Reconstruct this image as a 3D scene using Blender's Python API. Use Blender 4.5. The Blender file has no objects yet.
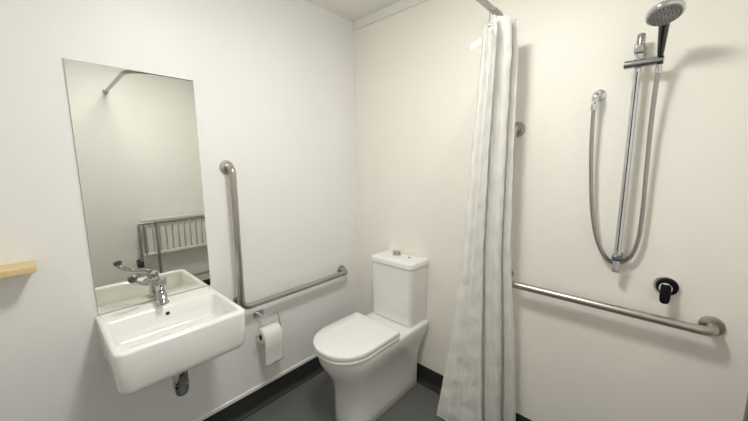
import bpy, bmesh, math, random
from mathutils import Vector, Matrix
random.seed(4)
PI = math.pi
sc = bpy.context.scene
C = sc.collection

# ------------------------------------------------------------------ materials
def mat(name, col, rough=0.5, metal=0.0, spec=0.5, noise=0.0, nscale=20.0, bump=0.0, bscale=200.0,
        col2=None, coat=0.0, trans=0.0):
    m = bpy.data.materials.new(name)
    m.use_nodes = True
    nt = m.node_tree
    b = nt.nodes['Principled BSDF']
    b.inputs['Base Color'].default_value = (*col, 1)
    b.inputs['Roughness'].default_value = rough
    b.inputs['Metallic'].default_value = metal
    b.inputs['Specular IOR Level'].default_value = spec
    b.inputs['Coat Weight'].default_value = coat
    tc = nt.nodes.new('ShaderNodeTexCoord')
    if noise > 0 or col2:
        n = nt.nodes.new('ShaderNodeTexNoise')
        n.inputs['Scale'].default_value = nscale
        n.inputs['Detail'].default_value = 4
        nt.links.new(tc.outputs['Object'], n.inputs['Vector'])
        r = nt.nodes.new('ShaderNodeValToRGB')
        c2 = col2 if col2 else tuple(c * (1 - noise) for c in col)
        r.color_ramp.elements[0].position = 0.35
        r.color_ramp.elements[1].position = 0.65
        r.color_ramp.elements[0].color = (*c2, 1)
        r.color_ramp.elements[1].color = (*col, 1)
        nt.links.new(n.outputs['Fac'], r.inputs['Fac'])
        nt.links.new(r.outputs['Color'], b.inputs['Base Color'])
    if bump > 0:
        n2 = nt.nodes.new('ShaderNodeTexNoise')
        n2.inputs['Scale'].default_value = bscale
        n2.inputs['Detail'].default_value = 3
        nt.links.new(tc.outputs['Object'], n2.inputs['Vector'])
        bp = nt.nodes.new('ShaderNodeBump')
        bp.inputs['Strength'].default_value = bump
        bp.inputs['Distance'].default_value = 0.002
        nt.links.new(n2.outputs['Fac'], bp.inputs['Height'])
        nt.links.new(bp.outputs['Normal'], b.inputs['Normal'])
    return m

M = {}
M['wall_white'] = mat('white_wall_lining', (.845, .842, .83), .42, spec=.3, noise=.015, nscale=3, bump=.03, bscale=60)
M['wall_cream'] = mat('cream_wall_lining', (.89, .862, .795), .45, spec=.25, noise=.015, nscale=3, bump=.03, bscale=60)
M['wall_dimmed'] = mat('dimmed_wall_lining', (.68, .67, .65), .6, spec=.3, noise=.02, nscale=3)  # unseen front wall, colour darkened to cut bounce onto the left wall
M['ceiling'] = mat('ceiling_paint', (.87, .865, .83), .8, noise=.02, nscale=4)
M['cornice'] = mat('cornice_paint', (.84, .83, .79), .5, noise=.02, nscale=6)
M['vinyl'] = mat('dark_grey_vinyl', (.15, .151, .146), .42, spec=.4, noise=.25, nscale=350, bump=.08, bscale=400)
M['coving'] = mat('charcoal_coved_vinyl', (.034, .035, .034), .5, spec=.35, noise=.2, nscale=350, bump=.05, bscale=400)
M['strip'] = mat('white_capping', (.90, .90, .88), .35, noise=.02, nscale=10)
M['ceramic'] = mat('white_vitreous_china', (.86, .86, .835), .1, spec=.5, noise=.01, nscale=5, coat=.3)
M['seat'] = mat('white_seat_plastic', (.85, .85, .825), .22, spec=.5, noise=.01, nscale=5)
M['chrome'] = mat('polished_chrome', (.72, .73, .74), .07, 1, noise=.03, nscale=30)
M['rod'] = mat('satin_chrome_rod', (.42, .42, .41), .25, 1, noise=.05, nscale=30)
M['dark_chrome'] = mat('dim_chrome', (.36, .37, .38), .16, 1, noise=.05, nscale=30)
M['tap'] = mat('tap_chrome', (.50, .51, .52), .08, 1, noise=.06, nscale=40)
M['steel'] = mat('brushed_stainless', (.50, .475, .43), .3, 1, noise=.08, nscale=90, bump=.04, bscale=300)
M['galv'] = mat('satin_steel_tube', (.5, .49, .46), .35, 1, noise=.08, nscale=60)
M['blue_chrome'] = mat('bluish_dark_chrome', (.20, .23, .30), .2, 1, noise=.1, nscale=40)
M['grip'] = mat('grip_dim_metal', (.16, .16, .16), .25, 1, noise=.1, nscale=40)
M['handle'] = mat('dark_handle_metal', (.10, .10, .10), .2, 1, noise=.1, nscale=40)
M['black'] = mat('black_plastic', (.004, .004, .005), .2, spec=.22, noise=.1, nscale=40)
M['rubber'] = mat('grey_rubber', (.05, .05, .052), .6, noise=.1, nscale=40)
M['nozzle'] = mat('grey_spray_face', (.34, .345, .335), .35, spec=.4, noise=.25, nscale=60)
M['paper'] = mat('tissue_paper', (.86, .84, .80), .9, spec=.1, noise=.03, nscale=60, bump=.4, bscale=90)
M['card'] = mat('shaded_cardboard_core', (.07, .055, .04), .9, noise=.2, nscale=60)  # near-black: shade of the hollow core is put into the colour
M['slat'] = mat('white_slat_plastic', (.78, .77, .74), .35, noise=.02, nscale=10)
M['void'] = mat('dark_overflow', (.01, .01, .01), .6, noise=.1, nscale=20)
M['hose'] = mat('metal_hose', (.44, .435, .42), .28, 1, noise=.08, nscale=60)
# hose: helical ribbing as bump rings
nt = M['hose'].node_tree
# mirror
M['mirror'] = mat('mirror_silver', (.82, .83, .76), .0, 1, noise=.004, nscale=2)
M['mirror_edge'] = mat('mirror_glass_edge', (.58, .63, .58), .15, .0, noise=.1, nscale=40)
# timber
def timber():
    m = bpy.data.materials.new('pale_pine')
    m.use_nodes = True
    nt = m.node_tree; b = nt.nodes['Principled BSDF']
    tc = nt.nodes.new('ShaderNodeTexCoord'); mp = nt.nodes.new('ShaderNodeMapping')
    mp.inputs['Scale'].default_value = (14, 1.2, 30)
    nt.links.new(tc.outputs['Object'], mp.inputs['Vector'])
    w = nt.nodes.new('ShaderNodeTexNoise'); w.inputs['Scale'].default_value = 4; w.inputs['Detail'].default_value = 5
    nt.links.new(mp.outputs['Vector'], w.inputs['Vector'])
    r = nt.nodes.new('ShaderNodeValToRGB')
    r.color_ramp.elements[0].color = (.62, .45, .20, 1); r.color_ramp.elements[1].color = (.80, .66, .38, 1)
    nt.links.new(w.outputs['Fac'], r.inputs['Fac']); nt.links.new(r.outputs['Color'], b.inputs['Base Color'])
    b.inputs['Roughness'].default_value = .45
    return m
M['timber'] = timber()
# curtain cloth
def cloth():
    m = bpy.data.materials.new('white_curtain_cloth')
    m.use_nodes = True
    nt = m.node_tree; b = nt.nodes['Principled BSDF']; out = nt.nodes['Material Output']
    b.inputs['Base Color'].default_value = (.95, .945, .92, 1)
    b.inputs['Roughness'].default_value = .38
    b.inputs['Sheen Weight'].default_value = .15
    tc = nt.nodes.new('ShaderNodeTexCoord')
    n = nt.nodes.new('ShaderNodeTexNoise'); n.inputs['Scale'].default_value = 70; n.inputs['Detail'].default_value = 4
    mp = nt.nodes.new('ShaderNodeMapping'); mp.inputs['Scale'].default_value = (1, 1, .6)
    nt.links.new(tc.outputs['Object'], mp.inputs['Vector']); nt.links.new(mp.outputs['Vector'], n.inputs['Vector'])
    bp = nt.nodes.new('ShaderNodeBump'); bp.inputs['Strength'].default_value = .3; bp.inputs['Distance'].default_value = .003
    nt.links.new(n.outputs['Fac'], bp.inputs['Height']); nt.links.new(bp.outputs['Normal'], b.inputs['Normal'])
    t = nt.nodes.new('ShaderNodeBsdfTranslucent'); t.inputs['Color'].default_value = (.9, .9, .87, 1)
    mx = nt.nodes.new('ShaderNodeMixShader'); mx.inputs['Fac'].default_value = .34
    nt.links.new(b.outputs['BSDF'], mx.inputs[1]); nt.links.new(t.outputs['BSDF'], mx.inputs[2])
    nt.links.new(mx.outputs['Shader'], out.inputs['Surface'])
    return m
M['cloth'] = cloth()
def emit(name, col, s):
    m = bpy.data.materials.new(name); m.use_nodes = True
    b = m.node_tree.nodes['Principled BSDF']
    b.inputs['Base Color'].default_value = (.9, .9, .88, 1)
    b.inputs['Emission Color'].default_value = (*col, 1)
    b.inputs['Emission Strength'].default_value = s
    return m
M['diffuser'] = emit('lit_diffuser', (1.0, .985, .945), 26.0)

# ------------------------------------------------------------------ helpers
def link(name, bm, m, parent=None, smooth=True, angle=40, bevel=0, mats=None):
    bmesh.ops.recalc_face_normals(bm, faces=bm.faces)
    me = bpy.data.meshes.new(name)
    if smooth:
        for f in bm.faces: f.smooth = True
    bm.to_mesh(me); bm.free()
    o = bpy.data.objects.new(name, me)
    C.objects.link(o)
    for mm in (mats or [m]): me.materials.append(mm)
    if smooth:
        me.set_sharp_from_angle(angle=math.radians(angle))
    if bevel:
        md = o.modifiers.new('bevel', 'BEVEL'); md.width = bevel; md.segments = 3; md.limit_method = 'ANGLE'
        md.angle_limit = math.radians(35)
    if parent is not None:
        o.parent = parent
        o.matrix_parent_inverse = Matrix.Translation(-Vector(parent.location))
    return o
def struct(name, bm, m, **k):
    o = link(name, bm, m, None, **k); o['kind'] = 'structure'; return o
def tag(o, label, cat, group=None):
    o['label'] = label; o['category'] = cat
    if group: o['group'] = group
    return o
def thing(name, label, cat, loc, group=None):
    o = bpy.data.objects.new(name, None); o.empty_display_size = .05
    C.objects.link(o); o.location = loc
    return tag(o, label, cat, group)
def box(bm, x0, x1, y0, y1, z0, z1):
    v = [bm.verts.new(p) for p in ((x0,y0,z0),(x1,y0,z0),(x1,y1,z0),(x0,y1,z0),(x0,y0,z1),(x1,y0,z1),(x1,y1,z1),(x0,y1,z1))]
    for f in ((0,3,2,1),(4,5,6,7),(0,1,5,4),(1,2,6,5),(2,3,7,6),(3,0,4,7)): bm.faces.new([v[i] for i in f])
    return v
def boxm(*a):
    bm = bmesh.new(); box(bm, *a); return bm
def loft(bm, rings, cap0=True, cap1=True, closed=True):
    vs = [[bm.verts.new(p) for p in r] for r in rings]
    n = len(vs[0])
    for a, b in zip(vs, vs[1:]):
        for i in range(n if closed else n-1):
            j = (i+1) % n
            bm.faces.new((a[i], a[j], b[j], b[i]))
    if cap0: bm.faces.new(list(reversed(vs[0])))
    if cap1: bm.faces.new(vs[-1])
    return vs
def fillet(pts, r, seg=8):
    pts = [Vector(p) for p in pts]; out = [pts[0]]
    for a, b, c in zip(pts, pts[1:], pts[2:]):
        d1 = (a-b).normalized(); d2 = (c-b).normalized()
        ang = d1.angle(d2)
        if ang > PI-1e-3: out.append(b); continue
        t = min(r/math.tan(ang/2), (a-b).length*.49, (c-b).length*.49)
        rr = t*math.tan(ang/2)
        p1 = b+d1*t; p2 = b+d2*t
        ctr = b+(d1+d2).normalized()*(rr/math.sin(ang/2))
        u = p1-ctr; v = p2-ctr; om = u.angle(v)
        for k in range(seg+1):
            s = k/seg
            out.append(ctr+(u*math.sin((1-s)*om)+v*math.sin(s*om))/math.sin(om))
    out.append(pts[-1]); return out
def tube(bm, pts, r, n=16, caps=True, sx=1.0):
    pts = [Vector(p) for p in pts]
    rad = r if isinstance(r, (list, tuple)) else [r]*len(pts)
    tan = []
    for i in range(len(pts)):
        a = pts[max(0, i-1)]; b = pts[min(len(pts)-1, i+1)]
        tan.append((b-a).normalized())
    up = Vector((0,0,1)) if abs(tan[0].z) < .9 else Vector((0,1,0))
    nrm = (up-tan[0]*up.dot(tan[0])).normalized()
    rings = []
    for i, p in enumerate(pts):
        nrm = (nrm-tan[i]*nrm.dot(tan[i])).normalized()
        bn = tan[i].cross(nrm)
        rings.append([p+(nrm*math.cos(2*PI*k/n)+bn*math.sin(2*PI*k/n)*sx)*rad[i] for k in range(n)])
    loft(bm, rings, caps, caps)
def lathe(bm, prof, origin, axis, n=32):
    """prof: (radius, distance along axis) pairs; closed by end caps"""
    axis = Vector(axis).normalized(); o = Vector(origin)
    u = axis.orthogonal().normalized(); v = axis.cross(u)
    rings = [[o+axis*h+(u*math.cos(2*PI*k/n)+v*math.sin(2*PI*k/n))*max(r, 1e-4) for k in range(n)] for r, h in prof]
    loft(bm, rings)
def L(prof, origin, axis, n=32):
    bm = bmesh.new(); lathe(bm, prof, origin, axis, n); return bm
def T(pts, r, n=16, **k):
    bm = bmesh.new(); tube(bm, pts, r, n, **k); return bm
def rrect(x0, x1, y0, y1, z, r, n=8):
    out = []
    rs = r if isinstance(r, (list, tuple)) else (r,)*4
    for (cx, cy, a0, rr) in ((x1-rs[0], y1-rs[0], 0, rs[0]), (x0+rs[1], y1-rs[1], PI/2, rs[1]),
                         (x0+rs[2], y0+rs[2], PI, rs[2]), (x1-rs[3], y0+rs[3], 1.5*PI, rs[3])):
        for k in range(n+1):
            a = a0+PI/2*k/n
            out.append(Vector((cx+rr*math.cos(a), cy+rr*math.sin(a), z)))
    return out

# ------------------------------------------------------------------ room shell
RX, RY, H = 2.03, -2.05, 2.4
t = .08
struct('floor', boxm(-t, RX+t, RY-t, t, -.08, 0), M['vinyl'], smooth=False)
struct('ceiling', boxm(-t, RX+t, RY-t, t, H, H+.08), M['ceiling'], smooth=False)
struct('wall_left', boxm(-t, 0, RY, t, 0, H), M['wall_white'], smooth=False)
struct('wall_back', boxm(0, RX, 0, t, 0, H), M['wall_cream'], smooth=False)
struct('wall_right', boxm(RX, RX+t, RY, t, 0, H), M['wall_white'], smooth=False)
struct('wall_front', boxm(-t, RX+t, RY-t, RY, 0, H), M['wall_dimmed'], smooth=False)
BB = .117
def skirt(name, p0, p1, nrm, m=M['coving'], h=BB):
    """coved vinyl upstand: thin at the top, curving out to the floor"""
    prof = [(.0, h), (.004, h), (.004, .03)]
    for k in range(7):
        a = PI/2*k/6
        prof.append((.004+.024*(1-math.cos(a)), .03-.028*math.sin(a)))
    prof += [(.03, .0), (.0, .0)]
    p0, p1, nrm = Vector(p0), Vector(p1), Vector(nrm)
    bm = bmesh.new()
    loft(bm, [[p+nrm*a+Vector((0,0,b)) for a, b in prof] for p in (p0, p1)])
    return struct(name, bm, m, angle=25)
skirt('baseboard_left', (0, RY, 0), (0, 0, 0), (1,0,0))
skirt('baseboard_back', (0, 0, 0), (RX, 0, 0), (0,-1,0))
skirt('baseboard_right', (RX, RY, 0), (RX, 0, 0), (-1,0,0), h=.165)
skirt('baseboard_front', (0, RY, 0), (RX, RY, 0), (0,1,0))
# white capping over the left upstand
struct('trim_1', boxm(0, .008, RY, -.004, BB, BB+.022), M['strip'], smooth=False, bevel=.003)
# cornice along the back wall
struct('trim_2', boxm(0, RX, -.014, 0, H-.056, H), M['cornice'], smooth=False, bevel=.003)

# ------------------------------------------------------------------ mirror
bm = bmesh.new(); box(bm, .001, .006, -1.493, -1.054, .832, 1.829)
for v in bm.verts:
    if v.co.z > 1.5 and v.co.y < -1.3: v.co.y += .004
bmesh.ops.bevel(bm, geom=[e for e in bm.edges if all(v.co.x > .004 for v in e.verts)], offset=.002, segments=1, affect='EDGES')
bm.faces.ensure_lookup_table()
o = link('mirror', bm, None, smooth=False, mats=[M['mirror_edge'], M['mirror']])
for p in o.data.polygons:
    if p.normal.x > .99: p.material_index = 1
tag(o, 'tall frameless wall mirror standing on the back edge of the white washbasin', 'mirror')

# ------------------------------------------------------------------ washbasin
t_ = thing('washbasin', 'white ceramic wall-hung rectangular washbasin below the tall mirror', 'washbasin', (0, -1.28, .665))
bm = bmesh.new()
X0, X1, Y0, Y1, Z1, Z0 = .002, .418, -1.503, -1.058, .83, .662
rings = []
for (ins, z, f) in ((.05, Z0, .016), (.016, Z0+.001, .016), (.006, Z0+.006, .014), (.002, Z0+.014, .013), (.0, Z0+.03, .011),
                    (.0, Z1-.010, 0), (.0015, Z1-.004, 0), (.005, Z1-.001, 0), (.010, Z1, 0)):
    rings.append(rrect(X0, X1-ins-f, Y0+ins+f*.35, Y1-ins-f*.35, z, (.036, .004, .004, .036)))
for (ins, z, r) in ((-.006, Z1, .017), (-.002, Z1-.002, .016), (.002, Z1-.008, .016), (.006, Z1-.05, .018), (.011, Z1-.09, .022), (.028, Z1-.104, .04),
                    (.06, Z1-.110, .03), (.09, Z1-.113, .03)):
    rings.append(rrect(.112+ins*.9, .376-ins, -1.483+ins, -1.080-ins, z, r))
loft(bm, rings)
bowl = link('bowl', bm, M['ceramic'], t_, angle=60)
ov = link('overflow_hole', L([(.0065, 0), (.0085, .001), (.0085, .003), (.006, .0045)], (.113, -1.277, .797), (1,0,.15), 20), M['void'], t_)
ov['label'] = 'small dark round overflow hole'
link('drain', L([(.03, 0), (.03, .002), (.026, .005), (.018, .004), (.016, .001)], (.245, -1.28, .7165), (0,0,1), 28), M['chrome'], t_)

# ------------------------------------------------------------------ tap
ty, tx = -1.281, .066
t_ = thing('mixer_tap', 'chrome single-hole basin mixer tap with a long side lever', 'tap', (tx, ty, .83))
link('body', L([(.0, 0), (.026, 0), (.026, .004), (.0215, .008), (.0215, .078), (.0225, .080), (.0225, .112), (.019, .118), (.0, .119)], (tx, ty, .83), (0,0,1)), M['tap'], t_)
bm = bmesh.new(); sp = fillet([(tx+.010, ty-.001, .884), (tx+.070, ty-.012, .892), (tx+.088, ty-.015, .872)], .02)
tube(bm, sp, [.0155]*(len(sp)-1)+[.0135], 20)
spout = link('spout', bm, M['tap'], t_)
link('aerator', L([(.0, 0), (.0115, 0), (.0115, .008), (.009, .010), (0, .010)], sp[-1]+Vector((-.001,0,.001)), (.55,0,-.65), 20), M['dark_chrome'], t_)
# lever: goes out to the left and towards the room, tip turned up
p = [(tx, ty, .940), (tx+.012, ty-.012, .952), (.125, -1.345, .955), (.152, -1.382, .975), (.158, -1.390, .993)]
pp = fillet(p, .03, 6); k = len(pp)
lev = link('lever', T(pp, [.0085+.0025*(i/k) for i in range(k)], 16), M['tap'], t_)
gp = [Vector(pp[-1])+Vector((.0012, -.0016, .006))*s for s in (-1.2, -.4, .6, 1.6, 2.1)]
g = link('lever_grip', T(gp, [.0125, .0150, .0165, .0155, .010], 18), M['grip'], lev)
g.matrix_parent_inverse = Matrix.Identity(4)
g.location = (0, 0, 0)

# ------------------------------------------------------------------ bottle trap
t_ = thing('bottle_trap', 'chrome bottle trap hanging under the white washbasin', 'trap', (.225, -1.275, .43))
bx, by = .225, -1.280
link('tailpiece', L([(.016, 0), (.016, .112)], (bx, by, .549), (0,0,1)), M['dark_chrome'], t_)
link('collar_nut', L([(.020, 0), (.031, .002), (.031, .022), (.022, .026)], (bx, by, .632), (0,0,1), 10), M['dark_chrome'], t_, angle=25)
link('bottle', L([(.0, 0), (.012, .002), (.022, .009), (.0275, .022), (.029, .04), (.029, .05), (.031, .052), (.031, .062), (.029, .064), (.029, .155), (.022, .165), (.0, .167)],
                 (bx, by, .462), (0,0,1)), M['tap'], t_)
link('outlet_pipe', T(fillet([(bx-.02, by, .585), (bx-.07, by+.0, .585), (.0, by, .585)], .02), .016), M['dark_chrome'], t_)
link('wall_flange', L([(.016, 0), (.034, .0), (.032, .008), (.017, .012)], (.001, by, .585), (1,0,0)), M['dark_chrome'], t_)

# ------------------------------------------------------------------ grab rails
def flange(p, ax, parent):
    return link('flange', L([(.0, 0), (.036, 0), (.036, .004), (.033, .009), (.022, .012), (.0, .012)], p, ax), M['steel'], parent)
GR = .0165
t_ = thing('grab_rail', 'stainless L-shaped grab rail on the white wall between mirror and toilet', 'grab rail', (0, -.935, .69))
pts = fillet([(.004, -.929, 1.426), (.068, -.929, 1.426), (.068, -.931, .678), (.068, -.166, .680), (.004, -.166, .680)], .048, 10)
link('bar', T(pts, GR, 20), M['steel'], t_)
link('post', T([(.004, -.926, .706), (.064, -.930, .706)], .010, 14), M['steel'], t_)
flange((.0005, -.929, 1.426), (1,0,0), t_); flange((.0005, -.166, .680), (1,0,0), t_); link('flange', L([(.0, 0), (.022, 0), (.022, .004), (.012, .008), (.0, .008)], (.0005, -.926, .706), (1,0,0)), M['steel'], t_)
t_ = thing('grab_rail', 'long stainless grab rail on the cream shower wall right of the curtain', 'grab rail', (1.12, 0, .85))
pts = fillet([(1.122, -.004, 1.600), (1.122, -.068, 1.600), (1.122, -.068, .848), (1.843, -.068, .848), (1.843, -.004, .848)], .048, 10)
link('bar', T(pts, GR, 20), M['steel'], t_)
link('post', T([(1.122, -.004, .878), (1.122, -.064, .878)], .010, 14), M['steel'], t_)
flange((1.122, -.0005, 1.600), (0,-1,0), t_); flange((1.843, -.0005, .848), (0,-1,0), t_); link('flange', L([(.0, 0), (.022, 0), (.022, .004), (.012, .008), (.0, .008)], (1.122, -.0005, .878), (0,-1,0)), M['steel'], t_)

# ------------------------------------------------------------------ toilet
cx = .478
t_ = thing('toilet', 'white close-coupled toilet with closed lid in the corner', 'toilet', (cx, -.35, 0))
def D(hw, yb, yf, z, rb=.02, pw=2.15, n=28, x=None):
    x = cx if x is None else x
    """outline: square back with small corner radius, rounded front"""
    ym = yf+hw*1.05
    out = []
    for k in range(7):
        a = k/6*PI/2
        out.append(Vector((x+hw-rb+rb*math.cos(a), yb-rb+rb*math.sin(a), z)))
    for k in range(7):
        a = PI/2+k/6*PI/2
        out.append(Vector((x-hw+rb+rb*math.cos(a), yb-rb+rb*math.sin(a), z)))
    for k in range(1, 6):
        out.append(Vector((x-hw, (yb-rb)+(ym-yb+rb)*k/6, z)))
    for k in range(n+1):
        a = PI+PI*k/n
        c, s = math.cos(a), math.sin(a)
        out.append(Vector((x+hw*math.copysign(abs(c)**(2/pw), c), ym+(ym-yf)*math.copysign(abs(s)**(2/pw), s), z)))
    for k in range(1, 6):
        out.append(Vector((x+hw, ym+(yb-rb-ym)*k/6, z)))
    return out
bm = bmesh.new()
loft(bm, [D(.113, -.035, -.612, 0), D(.116, -.035, -.614, .004), D(.116, -.035, -.612, .06), D(.117, -.035, -.612, .16), D(.119, -.033, -.617, .22),
          D(.130, -.026, -.636, .28), D(.146, -.014, -.664, .33), D(.162, -.006, -.688, .370), D(.170, -.004, -.703, .402), D(.175, -.004, -.711, .432),
          D(.175, -.004, -.713, .448), D(.173, -.004, -.711, .454), D(.167, -.008, -.705, .457), D(.12, -.05, -.64, .457)])
link('pan', bm, M['ceramic'], t_, angle=60)
bm = bmesh.new()
SB = -.305
loft(bm, [D(.172, SB+.004, -.717, .459), D(0.1775, SB, -.727, .461), D(0.1795, SB, -.729, .465), D(0.1795, SB, -.729, .479), D(0.1755, SB-.002, -.725, .4815)])
link('seat', bm, M['seat'], t_, angle=60)
bm = bmesh.new()
loft(bm, [D(.175, SB+.004, -.722, .4825), D(0.1785, SB+.002, -.730, .4845), D(0.1800, SB+.002, -.7315, .488), D(0.1800, SB+.002, -.7315, .503), D(0.1780, SB, -.7295, .507),
          D(.176, SB-.007, -.724, .509), D(.12, SB-.06, -.63, .5105)])
link('seat_lid', bm, M['seat'], t_, angle=60)
for s in (-1, 1):
    link('hinge', L([(.0, 0), (.011, .0), (.011, .05), (.0, .05)], (cx+s*.075-.025, SB+.016, .474), (1,0,0), 18), M['seat'], t_)
# cistern
kx0, kx1, ky = .310, .633, -.184
bm = bmesh.new()
loft(bm, [rrect(kx0+.012, kx1-.012, ky+.012, -.003, .458, (.004, .004, .024, .024)), rrect(kx0+.006, kx1-.006, ky+.006, -.003, .462, (.004, .004, .028, .028)),
          rrect(kx0+.004, kx1-.004, ky+.004, -.003, .50, (.004, .004, .03, .03)), rrect(kx0, kx1, ky, -.003, .818, (.004, .004, .03, .03)), rrect(kx0+.02, kx1-.02, ky+.02, -.01, .819, .004)])
link('cistern', bm, M['ceramic'], t_, angle=50)
bm = bmesh.new()
g = .005
loft(bm, [rrect(kx0+.01, kx1-.01, ky+.01, -.003, .820, (.004, .004, .03, .03)), rrect(kx0-g, kx1+g, ky-g, -.002, .8225, (.004, .004, .034, .034)),
          rrect(kx0-g, kx1+g, ky-g, -.002, .850, (.004, .004, .034, .034)), rrect(kx0-g+.003, kx1+g-.003, ky-g+.003, -.002, .855, (.004, .004, .032, .032)),
          rrect(kx0-g+.012, kx1+g-.012, ky-g+.012, -.006, .857, (.004, .004, .026, .026)), rrect(kx0+.06, kx1-.06, ky+.06, -.05, .857, .004)])
link('cistern_lid', bm, M['ceramic'], t_, angle=50)
fb = link('flush_button', L([(.029, 0), (.029, .004), (.024, .006), (.024, .019), (.022, .022), (.0, .022)], (.432, -.062, .857), (0,0,1)), M['steel'], t_)
fb['label'] = 'raised round chrome button'
link('lid_plug', L([(.0095, 0), (.0095, .003), (.006, .0045), (.0, .0045)], (.535, -.068, .857), (0,0,1), 20), M['steel'], t_)

# ------------------------------------------------------------------ toilet roll holder + roll
t_ = thing('toilet_roll_holder', 'chrome open-arm toilet roll holder under the left grab rail', 'toilet roll holder', (0, -.80, .565))
bm = bmesh.new()
loft(bm, [[Vector((x, p.x, p.y)) for p in rrect(-.842+i, -.782-i, .566+i, .604-i, 0, .006)] for x, i in ((.001, 0), (.010, 0), (.013, .003))])
link('wall_plate', bm, M['chrome'], t_, angle=30)
link('stem', T([(.012, -.815, .585), (.060, -.815, .585)], .010, 16), M['chrome'], t_)
RZ, RXc = .487, .070
pts = fillet([(.060, -.828, .585), (.062, -.722, .585), (RXc, -.712, RZ), (RXc, -.860, RZ)], .012, 6)
link('arm', T(pts, .0042, 14), M['chrome'], t_)
link('end_knob', L([(.0, 0), (.007, .001), (.007, .010), (.0, .012)], (RXc, -.856, RZ), (0,-1,0), 18), M['chrome'], t_)
t_ = thing('toilet_roll', 'white toilet paper roll with a hanging sheet on the chrome holder', 'toilet roll', (RXc, -.78, RZ-.02))
ya, yb_ = -.840, -.730
rc = Vector((RXc, ya, RZ-.013))
bm = bmesh.new()
RO, RI = .046, .019
prof = [(RI, 0), (RO-.003, 0), (RO, .003), (RO, yb_-ya-.003), (RO-.003, yb_-ya), (RI, yb_-ya)]
n = 40
rings = [[rc+Vector((r*math.cos(2*PI*k/n), h, r*math.sin(2*PI*k/n))) for k in range(n)] for r, h in prof+[prof[0]]]
loft(bm, rings, False, False); bmesh.ops.remove_doubles(bm, verts=bm.verts, dist=1e-5)
link('paper', bm, M['paper'], t_, angle=50)
bm = bmesh.new()
prof = [(RI-.0015, -.0005), (RI-.0002, -.0005), (RI-.0002, yb_-ya+.0005), (RI-.0015, yb_-ya+.0005)]
loft(bm, [[rc+Vector((r*math.cos(2*PI*k/n), h, r*math.sin(2*PI*k/n))) for k in range(n)] for r, h in prof+[prof[0]]], False, False)
bmesh.ops.remove_doubles(bm, verts=bm.verts, dist=1e-5)
o = link('shaded_cardboard_core', bm, M['card'], t_, angle=50); o['label'] = 'cardboard core coloured with the shade of its hollow'
bm = bmesh.new()
path = []
for k in range(10):
    a = PI*.62*(1-k/9); path.append((rc.x+(RO+.0012)*math.cos(a), rc.z+(RO+.0012)*math.sin(a)))
for k in range(1, 13):
    s = k/12; path.append((rc.x+RO+.0012-.010*s*s+.002*math.sin(s*7), rc.z-.172*s))
rows = []
for i, (x, z) in enumerate(path):
    s = max(0, (i-9)/12)
    rows.append([Vector((x+.0016*math.sin(j*.9+i*.5)*s, ya+(yb_-ya)*j/14+.003*s, z+.004*s*(j/14))) for j in range(15)])
loft(bm, rows, False, False, closed=False)
o = link('loose_sheet', bm, M['paper'], t_, angle=80)
md = o.modifiers.new('thick', 'SOLIDIFY'); md.thickness = .0012; md.offset = 1

# ------------------------------------------------------------------ timber shelf
t_ = boxm(.001, .110, RY+.02, -1.638, 1.078, 1.101)
o = link('shelf', t_, M['timber'], smooth=False, bevel=.004)
tag(o, 'pale timber shelf on the white wall left of the mirror', 'shelf')

# ------------------------------------------------------------------ shower curtain rail and curtain
t_ = thing('curtain_rail', 'chrome shower curtain rail running out from the cream wall', 'curtain rail', (1.062, 0, 2.08))
RZ2 = 2.082
pts = fillet([(1.062, -.003, RZ2), (1.062, -1.095, RZ2), (RX-.003, -1.085, RZ2)], .17, 14)
link('rail', T(pts, .0130, 20), M['rod'], t_)
fl = [(.0, 0), (.023, 0), (.023, .005), (.017, .010), (.017, .022), (.0, .022)]
link('flange', L(fl, (1.062, -.0005, RZ2), (0,-1,0)), M['chrome'], t_)
link('flange', L(fl, (RX-.0005, -1.085, RZ2), (-1,0,0)), M['chrome'], t_)

t_ = thing('shower_curtain', 'white fabric shower curtain gathered beside the cream wall', 'shower curtain', (1.06, -.22, .07))
NU, NV = 420, 90
NLEG = 5
def lerp(a, b, s): return a+(b-a)*s
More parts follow.
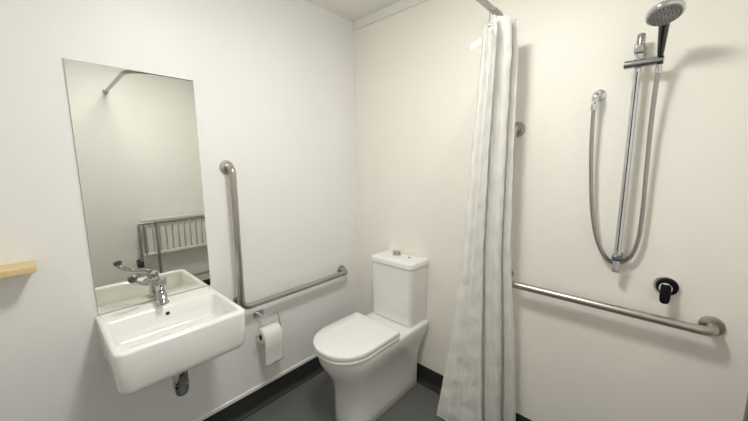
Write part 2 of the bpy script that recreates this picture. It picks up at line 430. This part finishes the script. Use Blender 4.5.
# by height: leftmost x of the front fold, rightmost x of the front fold, rightmost x of the last fold, y of front, y of back
SH = [(2.05, 1.058, 1.108, 1.150, -.305, -.145), (1.93, 1.060, 1.108, 1.158, -.305, -.140), (1.70, 1.046, 1.100, 1.160, -.30, -.138), (1.50, 1.030, 1.094, 1.162, -.30, -.136),
      (1.04, 1.004, 1.086, 1.172, -.298, -.132), (.56, .954, 1.094, 1.205, -.295, -.105), (.06, .880, 1.110, 1.226, -.290, -.080)]
def interp(z):
    if z >= SH[0][0]: return SH[0][1:]
    for a, b in zip(SH, SH[1:]):
        if z >= b[0]:
            q = (a[0]-z)/(a[0]-b[0]); return [lerp(c, d_, q) for c, d_ in zip(a[1:], b[1:])]
    return SH[-1][1:]
def smooth(a, b, x):
    q = max(0, min(1, (x-a)/(b-a))); return q*q*(3-2*q)
rows = []
for j in range(NV+1):
    v = j/NV
    row = []
    for i in range(NU+1):
        u = i/NU
        ztop = 1.996 + .048*smooth(.9/NLEG, 1.6/NLEG, u) - .006*smooth(.85, 1, u)
        zbot = .098-.038*smooth(.12, .5, u)+.006*math.sin(u*19+1)
        z = lerp(ztop, zbot, v)
        xl, xf, xr, y0, y1 = interp(z)
        ph = u*NLEG                                  # which leg of the accordion, and where on it
        c = -math.cos(PI*ph)                         # -1 = left turn, +1 = right turn
        c = math.copysign(abs(c)**.80, c)
        right = lerp(xf, xr, smooth(.05, 1, u))
        right += .006*math.sin(u*23+2.2*v)*smooth(.1, .3, u)
        left = lerp(xl, right-lerp(.060, .075, v), smooth(.0, .45, u))
        x = lerp(left, right, (c+1)/2)
        y = lerp(y0, y1, u)
        # soft secondary waves in each panel, drifting on the way down
        k1 = (x-left)/max(.02, right-left)
        y += lerp(.005, .010, v)*math.sin(2*PI*(k1*2.3+.30*math.floor(ph)+.25*v)+.6)*(1-.3*math.cos(2*PI*k1))
        y += .004*math.sin(2*PI*(k1*4.1+.6*v)+2.0*math.floor(ph))*v
        cr = .0016*math.sin(z*31+u*40)+.0012*math.sin(z*57-u*31+2)+.001*math.sin(z*93+u*75)
        x += cr*.8; y -= cr
        if z > .75: y = min(y, -.096)
        row.append(Vector((x, min(y, -.045), z)))
    rows.append(row)
bm = bmesh.new(); loft(bm, rows, False, False, closed=False)
cur = link('cloth', bm, M['cloth'], t_, angle=180)
md = cur.modifiers.new('thick', 'SOLIDIFY'); md.thickness = .0012
bm = bmesh.new()
tube(bm, [r + Vector((0,0,.003)) for r in rows[-1]], .0032, 8)
hm = link('hem', bm, M['cloth'], cur, angle=180)
hm.matrix_parent_inverse = Matrix.Identity(4)
# eyelets with curtain hooks looping over the rail
for k, yy in enumerate((-.20, -.175, -.15)):
    bm = bmesh.new()
    zc = RZ2-.010
    loop = [Vector((1.062+.0185*math.cos(a), yy+.004*math.sin(a*2), zc+.0265*math.sin(a))) for a in [2*PI*i/28 for i in range(29)]]
    tube(bm, loop, .0016, 8, caps=False)
    link('curtain_ring', bm, M['chrome'], t_)
e = link('eyelet', L([(.003, 0), (.0055, 0), (.0055, .0015), (.003, .0022)], (1.096, -.316, 1.982), (.25, -.96, 0), 20), M['dark_chrome'], t_)
# tie tab poking out on the left
bm = bmesh.new()
loft(bm, [[Vector((1.060-.045*q2+q[0]*.2, -.305-.006*q2, 1.938-.018*q2+q[1])) for q in ((.006, .013), (-.006, .011), (-.010, -.011), (.010, -.012))] for q2 in (0, .3, .6, .9, 1.0)])
link('tie_tab', bm, M['cloth'], t_, angle=50)

# ------------------------------------------------------------------ shower fittings
# riser rail
t_ = thing('shower_riser_rail', 'slim chrome vertical shower riser rail on the cream wall', 'shower rail', (1.556, 0, 1.02))
rx_, ry_ = 1.555, -.052
link('rail', T([(rx_, ry_, 1.020), (rx_, ry_, 1.890)], .0115, 20), M['chrome'], t_)
link('groove', boxm(rx_-.0018, rx_+.0018, ry_-.0119, ry_-.008, 1.09, 1.770), M['rubber'], t_, smooth=False)
for zz, h in ((1.850, .034), (1.059, .024)):
    b = link('wall_bracket', boxm(rx_-.0165, rx_+.0165, ry_-.018, -.001, zz-h/2, zz+h/2), M['blue_chrome'] if zz < 1.5 else M['rod'], t_, bevel=.006)
link('end_cap', L([(.0, 0), (.0125, 0), (.0125, .03), (.010, .033), (.0, .033)], (rx_, ry_, 1.000), (0,0,1), 24), M['tap'], t_)
link('end_cap', L([(.0, 0), (.0125, 0), (.0125, .028), (.010, .031), (.0, .031)], (rx_, ry_, 1.872), (0,0,1), 24), M['rod'], t_)
sl = link('slider', T([(rx_-.040, ry_-.012, 1.799), (rx_+.070, ry_-.020, 1.7952)], .0140, 20), M['dark_chrome'], t_)
hx, hy = 1.614, -.074

# handset
t_ = thing('hand_shower', 'round chrome hand shower held at the top of the riser rail', 'hand shower', (hx, hy, 1.78))
d = Vector((.03, -.78, 1)).normalized()
base = Vector((hx, hy-.003, 1.8100))
hp = [base+d*q for q in (0, .015, .04, .075, .100)]
hp.append(hp[-1]+Vector((.001, -.022, .016))); hp.append(hp[-1]+Vector((0, -.024, .004)))
hd = link('handle', T(hp, [.0085, .0095, .0110, .0130, .0145, .0150, .014], 20), M['handle'], t_)
nrm = Vector((.10, -.36, -.93)).normalized()
hc = Vector((1.616, -.194, 1.912))
hh = link('head', L([(.0, -.016), (.024, -.015), (.042, -.008), (.0485, .001), (.0485, .008), (.046, .011), (.043, .0115), (.0, .0115)], hc, nrm, 48), M['chrome'], t_)
bm = L([(.0, .0110), (.0425, .0110), (.042, .0135), (.020, .0140), (.0, .0140)], hc, nrm, 48)
nface = len(bm.faces)
u = nrm.orthogonal().normalized(); v = nrm.cross(u)
for R_, N_ in ((.010, 6), (.019, 12), (.028, 18), (.036, 24)):
    for k in range(N_):
        a = 2*PI*k/N_+R_*40
        lathe(bm, [(.0, 0), (.0018, 0), (.0013, .0022), (.0, .0022)], hc+nrm*.0138+(u*math.cos(a)+v*math.sin(a))*R_, nrm, 8)
bm.faces.ensure_lookup_table()
for i_, f in enumerate(bm.faces): f.material_index = 0 if i_ < nface else 1
fp = link('spray_face', bm, None, t_, mats=[M['nozzle'], M['rubber']])
fp['label'] = 'grey spray face with small dark nozzles'

# outlet elbow on the wall
ox, oz = 1.437, 1.712
t_ = thing('shower_outlet_elbow', 'small round chrome wall elbow feeding the shower hose', 'pipe fitting', (ox, 0, oz))
link('flange', L([(.0, 0), (.024, 0), (.023, .006), (.014, .010), (.0, .010)], (ox, -.0005, oz), (0,-1,0)), M['chrome'], t_)
el = fillet([(ox, -.006, oz), (ox-.004, -.050, oz), (ox-.006, -.052, oz-.030)], .02, 8)
link('elbow', T(el, .0125, 18), M['chrome'], t_)
# hose
t_ = thing('shower_hose', 'flexible metal shower hose hanging in a loop on the cream wall', 'hose', (1.55, -.06, 1.04))
ctrl = [(1.4293, -.0520, 1.674), (1.429, -.052, 1.660), (1.432, -.050, 1.531), (1.439, -.045, 1.409), (1.455, -.038, 1.242), (1.482, -.034, 1.116), (1.517, -.030, 1.048), (1.552, -.023, 1.027), (1.594, -.030, 1.064), (1.613, -.034, 1.138), (1.616, -.037, 1.249), (1.613, -.042, 1.410), (1.6105, -.050, 1.557), (1.611, -.062, 1.680), (1.613, -.070, 1.745), (1.6138, -.0715, 1.772)]
ctrl = [Vector(c) for c in ctrl]
def catmull(P, seg):
    out = []
    Q = [P[0]*2-P[1]]+P+[P[-1]*2-P[-2]]
    for i in range(1, len(Q)-2):
        a, b, c, d_ = Q[i-1:i+3]
        for k in range(seg):
            s = k/seg
            out.append(.5*((2*b)+(-a+c)*s+(2*a-5*b+4*c-d_)*s*s+(-a+3*b-3*c+d_)*s**3))
    out.append(P[-1]); return out
hpth = catmull(ctrl, 26)
rad = [.0072 if i % 2 else .0080 for i in range(len(hpth))]
link('hose', T(hpth, rad, 12), M['hose'], t_, angle=180)
link('hose_nut', L([(.008, 0), (.0105, .002), (.0105, .024), (.009, .028)], (1.4293, -.052, 1.646), (0,0,1), 12), M['chrome'], t_, angle=25)
link('hose_nut', L([(.008, 0), (.0095, .002), (.0095, .028), (.0088, .030)], (1.6132, -.0705, 1.750), (.02,-.05,1), 12), M['chrome'], t_, angle=25)

# mixer valve
vx, vz = 1.709, .965
t_ = thing('shower_mixer_valve', 'round chrome shower mixer valve with a black lever on the cream wall', 'shower mixer', (vx, 0, vz))
link('wall_plate', L([(.0, 0), (.037, 0), (.037, .003), (.034, .006), (.0, .006)], (vx, -.0005, vz), (0,-1,0), 40), M['chrome'], t_)
o = link('dark_reflection_ring', L([(.020, 0), (.034, 0), (.033, .010), (.030, .014), (.020, .015)], (vx+.004, -.006, vz), (0,-1,0), 40), M['black'], t_)  # added ring, its black stands in for a dark reflection in the chrome
link('hub', L([(.0, 0), (.0195, 0), (.0195, .034), (.016, .040), (.0, .041)], (vx, -.006, vz), (0,-1,0), 32), M['chrome'], t_)
bm = bmesh.new()
for_r = []
for s, w, th in ((0, .012, .008), (.006, .0155, .010), (.028, .0160, .0095), (.048, .0155, .0085), (.060, .0145, .008), (.067, .011, .006), (.070, .006, .003)):
    c = Vector((vx, -.046-.014*s/.08, vz+.017-s))
    for_r.append([c+Vector((w*math.copysign(abs(math.cos(a))**.6, math.cos(a)), th*math.copysign(abs(math.sin(a))**.8, math.sin(a)), 0)) for a in [2*PI*k/24 for k in range(24)]])
loft(bm, for_r)
o = link('lever', bm, M['black'], t_, angle=50); o['label'] = 'black lever pointing down'

# ------------------------------------------------------------------ fold-down shower seat (seen in the mirror)
t_ = thing('folding_shower_seat', 'white slatted shower seat folded up, seen only in the mirror', 'shower seat', (RX, -.56, .5))
sx = RX-.075
ya, yb2 = -.982, -.16
link('frame', T(fillet([(sx-.012, ya, .515), (sx-.012, ya, .893), (sx-.012, yb2, .893), (sx-.012, yb2, .515)], .03), .0125, 16), M['galv'], t_)
ns = 13
w = (yb2-ya-.11)/ns
for k in range(ns):
    y = ya+.055+k*w
    link('slat', boxm(sx-.008, sx+.010, y+.0045, y+w-.0045, .600, .880), M['slat'], t_, smooth=False, bevel=.004)
for z in (.588, .922):
    link('rail', boxm(sx-.022, sx+.016, ya+.02, yb2-.02, z-.014, z+.012), M['slat'], t_, smooth=False, bevel=.005)
link('leg_frame', T(fillet([(sx-.045, -.848, .905), (sx-.045, -.848, .290), (sx-.045, -.305, .290), (sx-.045, -.305, .905)], .025), .0125, 16), M['galv'], t_)
link('hinge_pin', T([(sx-.030, ya, .895), (sx-.030, yb2, .895)], .006, 12), M['galv'], t_)
for y in (ya-.012, yb2+.012):
    bm = bmesh.new(); box(bm, sx-.032, RX-.001, y-.020, y+.020, .475, .535)
    link('wall_bracket', bm, M['rubber'], t_, smooth=False, bevel=.004)
for y in (ya+.040, yb2-.040):
    link('side_rail', T([(sx-.014, y, .575), (sx-.014, y, .893)], .009, 12), M['galv'], t_)

# ------------------------------------------------------------------ ceiling light (above the frame)
lx, ly = 1.09, -1.02
t_ = thing('ceiling_light', 'round white ceiling light above the middle of the bathroom', 'ceiling light', (lx, ly, H))
link('base_ring', L([(.0, 0), (.17, 0), (.17, .022), (.150, .026), (.150, .020), (.0, .018)], (lx, ly, H-.0005), (0,0,-1), 48), M['strip'], t_)
link('diffuser', L([(.148, .019), (.146, .030), (.12, .044), (.07, .052), (.0, .055)], (lx, ly, H-.0005), (0,0,-1), 48), M['diffuser'], t_)

# ------------------------------------------------------------------ world, camera, view
w_ = bpy.data.worlds.new('World'); sc.world = w_; w_.use_nodes = True
w_.node_tree.nodes['Background'].inputs[0].default_value = (.05, .05, .05, 1)
cam = bpy.data.cameras.new('camera'); co = bpy.data.objects.new('camera', cam); C.objects.link(co)
cam.sensor_width = 36; cam.lens = 313.5/748*36; cam.clip_start = .01
yw, pt, rl = .7422, .1472, -.0061
F = Vector((-math.sin(yw)*math.cos(pt), math.cos(yw)*math.cos(pt), -math.sin(pt)))
R = F.cross(Vector((0,0,1))).normalized(); U = R.cross(F)
Rr = R*math.cos(rl)+U*math.sin(rl); Ur = -R*math.sin(rl)+U*math.cos(rl)
m4 = Matrix(((Rr.x, Ur.x, -F.x, 0), (Rr.y, Ur.y, -F.y, 0), (Rr.z, Ur.z, -F.z, 0), (0, 0, 0, 1)))
co.matrix_world = Matrix.Translation((1.660, -1.618, 1.439)) @ m4
sc.camera = co
sc.view_settings.view_transform = 'Standard'
sc.view_settings.look = 'None'
sc.view_settings.gamma = 1
sc.view_settings.use_curve_mapping = False
sc.view_settings.exposure = 1.75
sc.cycles.max_bounces = 12
sc.cycles.diffuse_bounces = 8
sc.cycles.glossy_bounces = 6
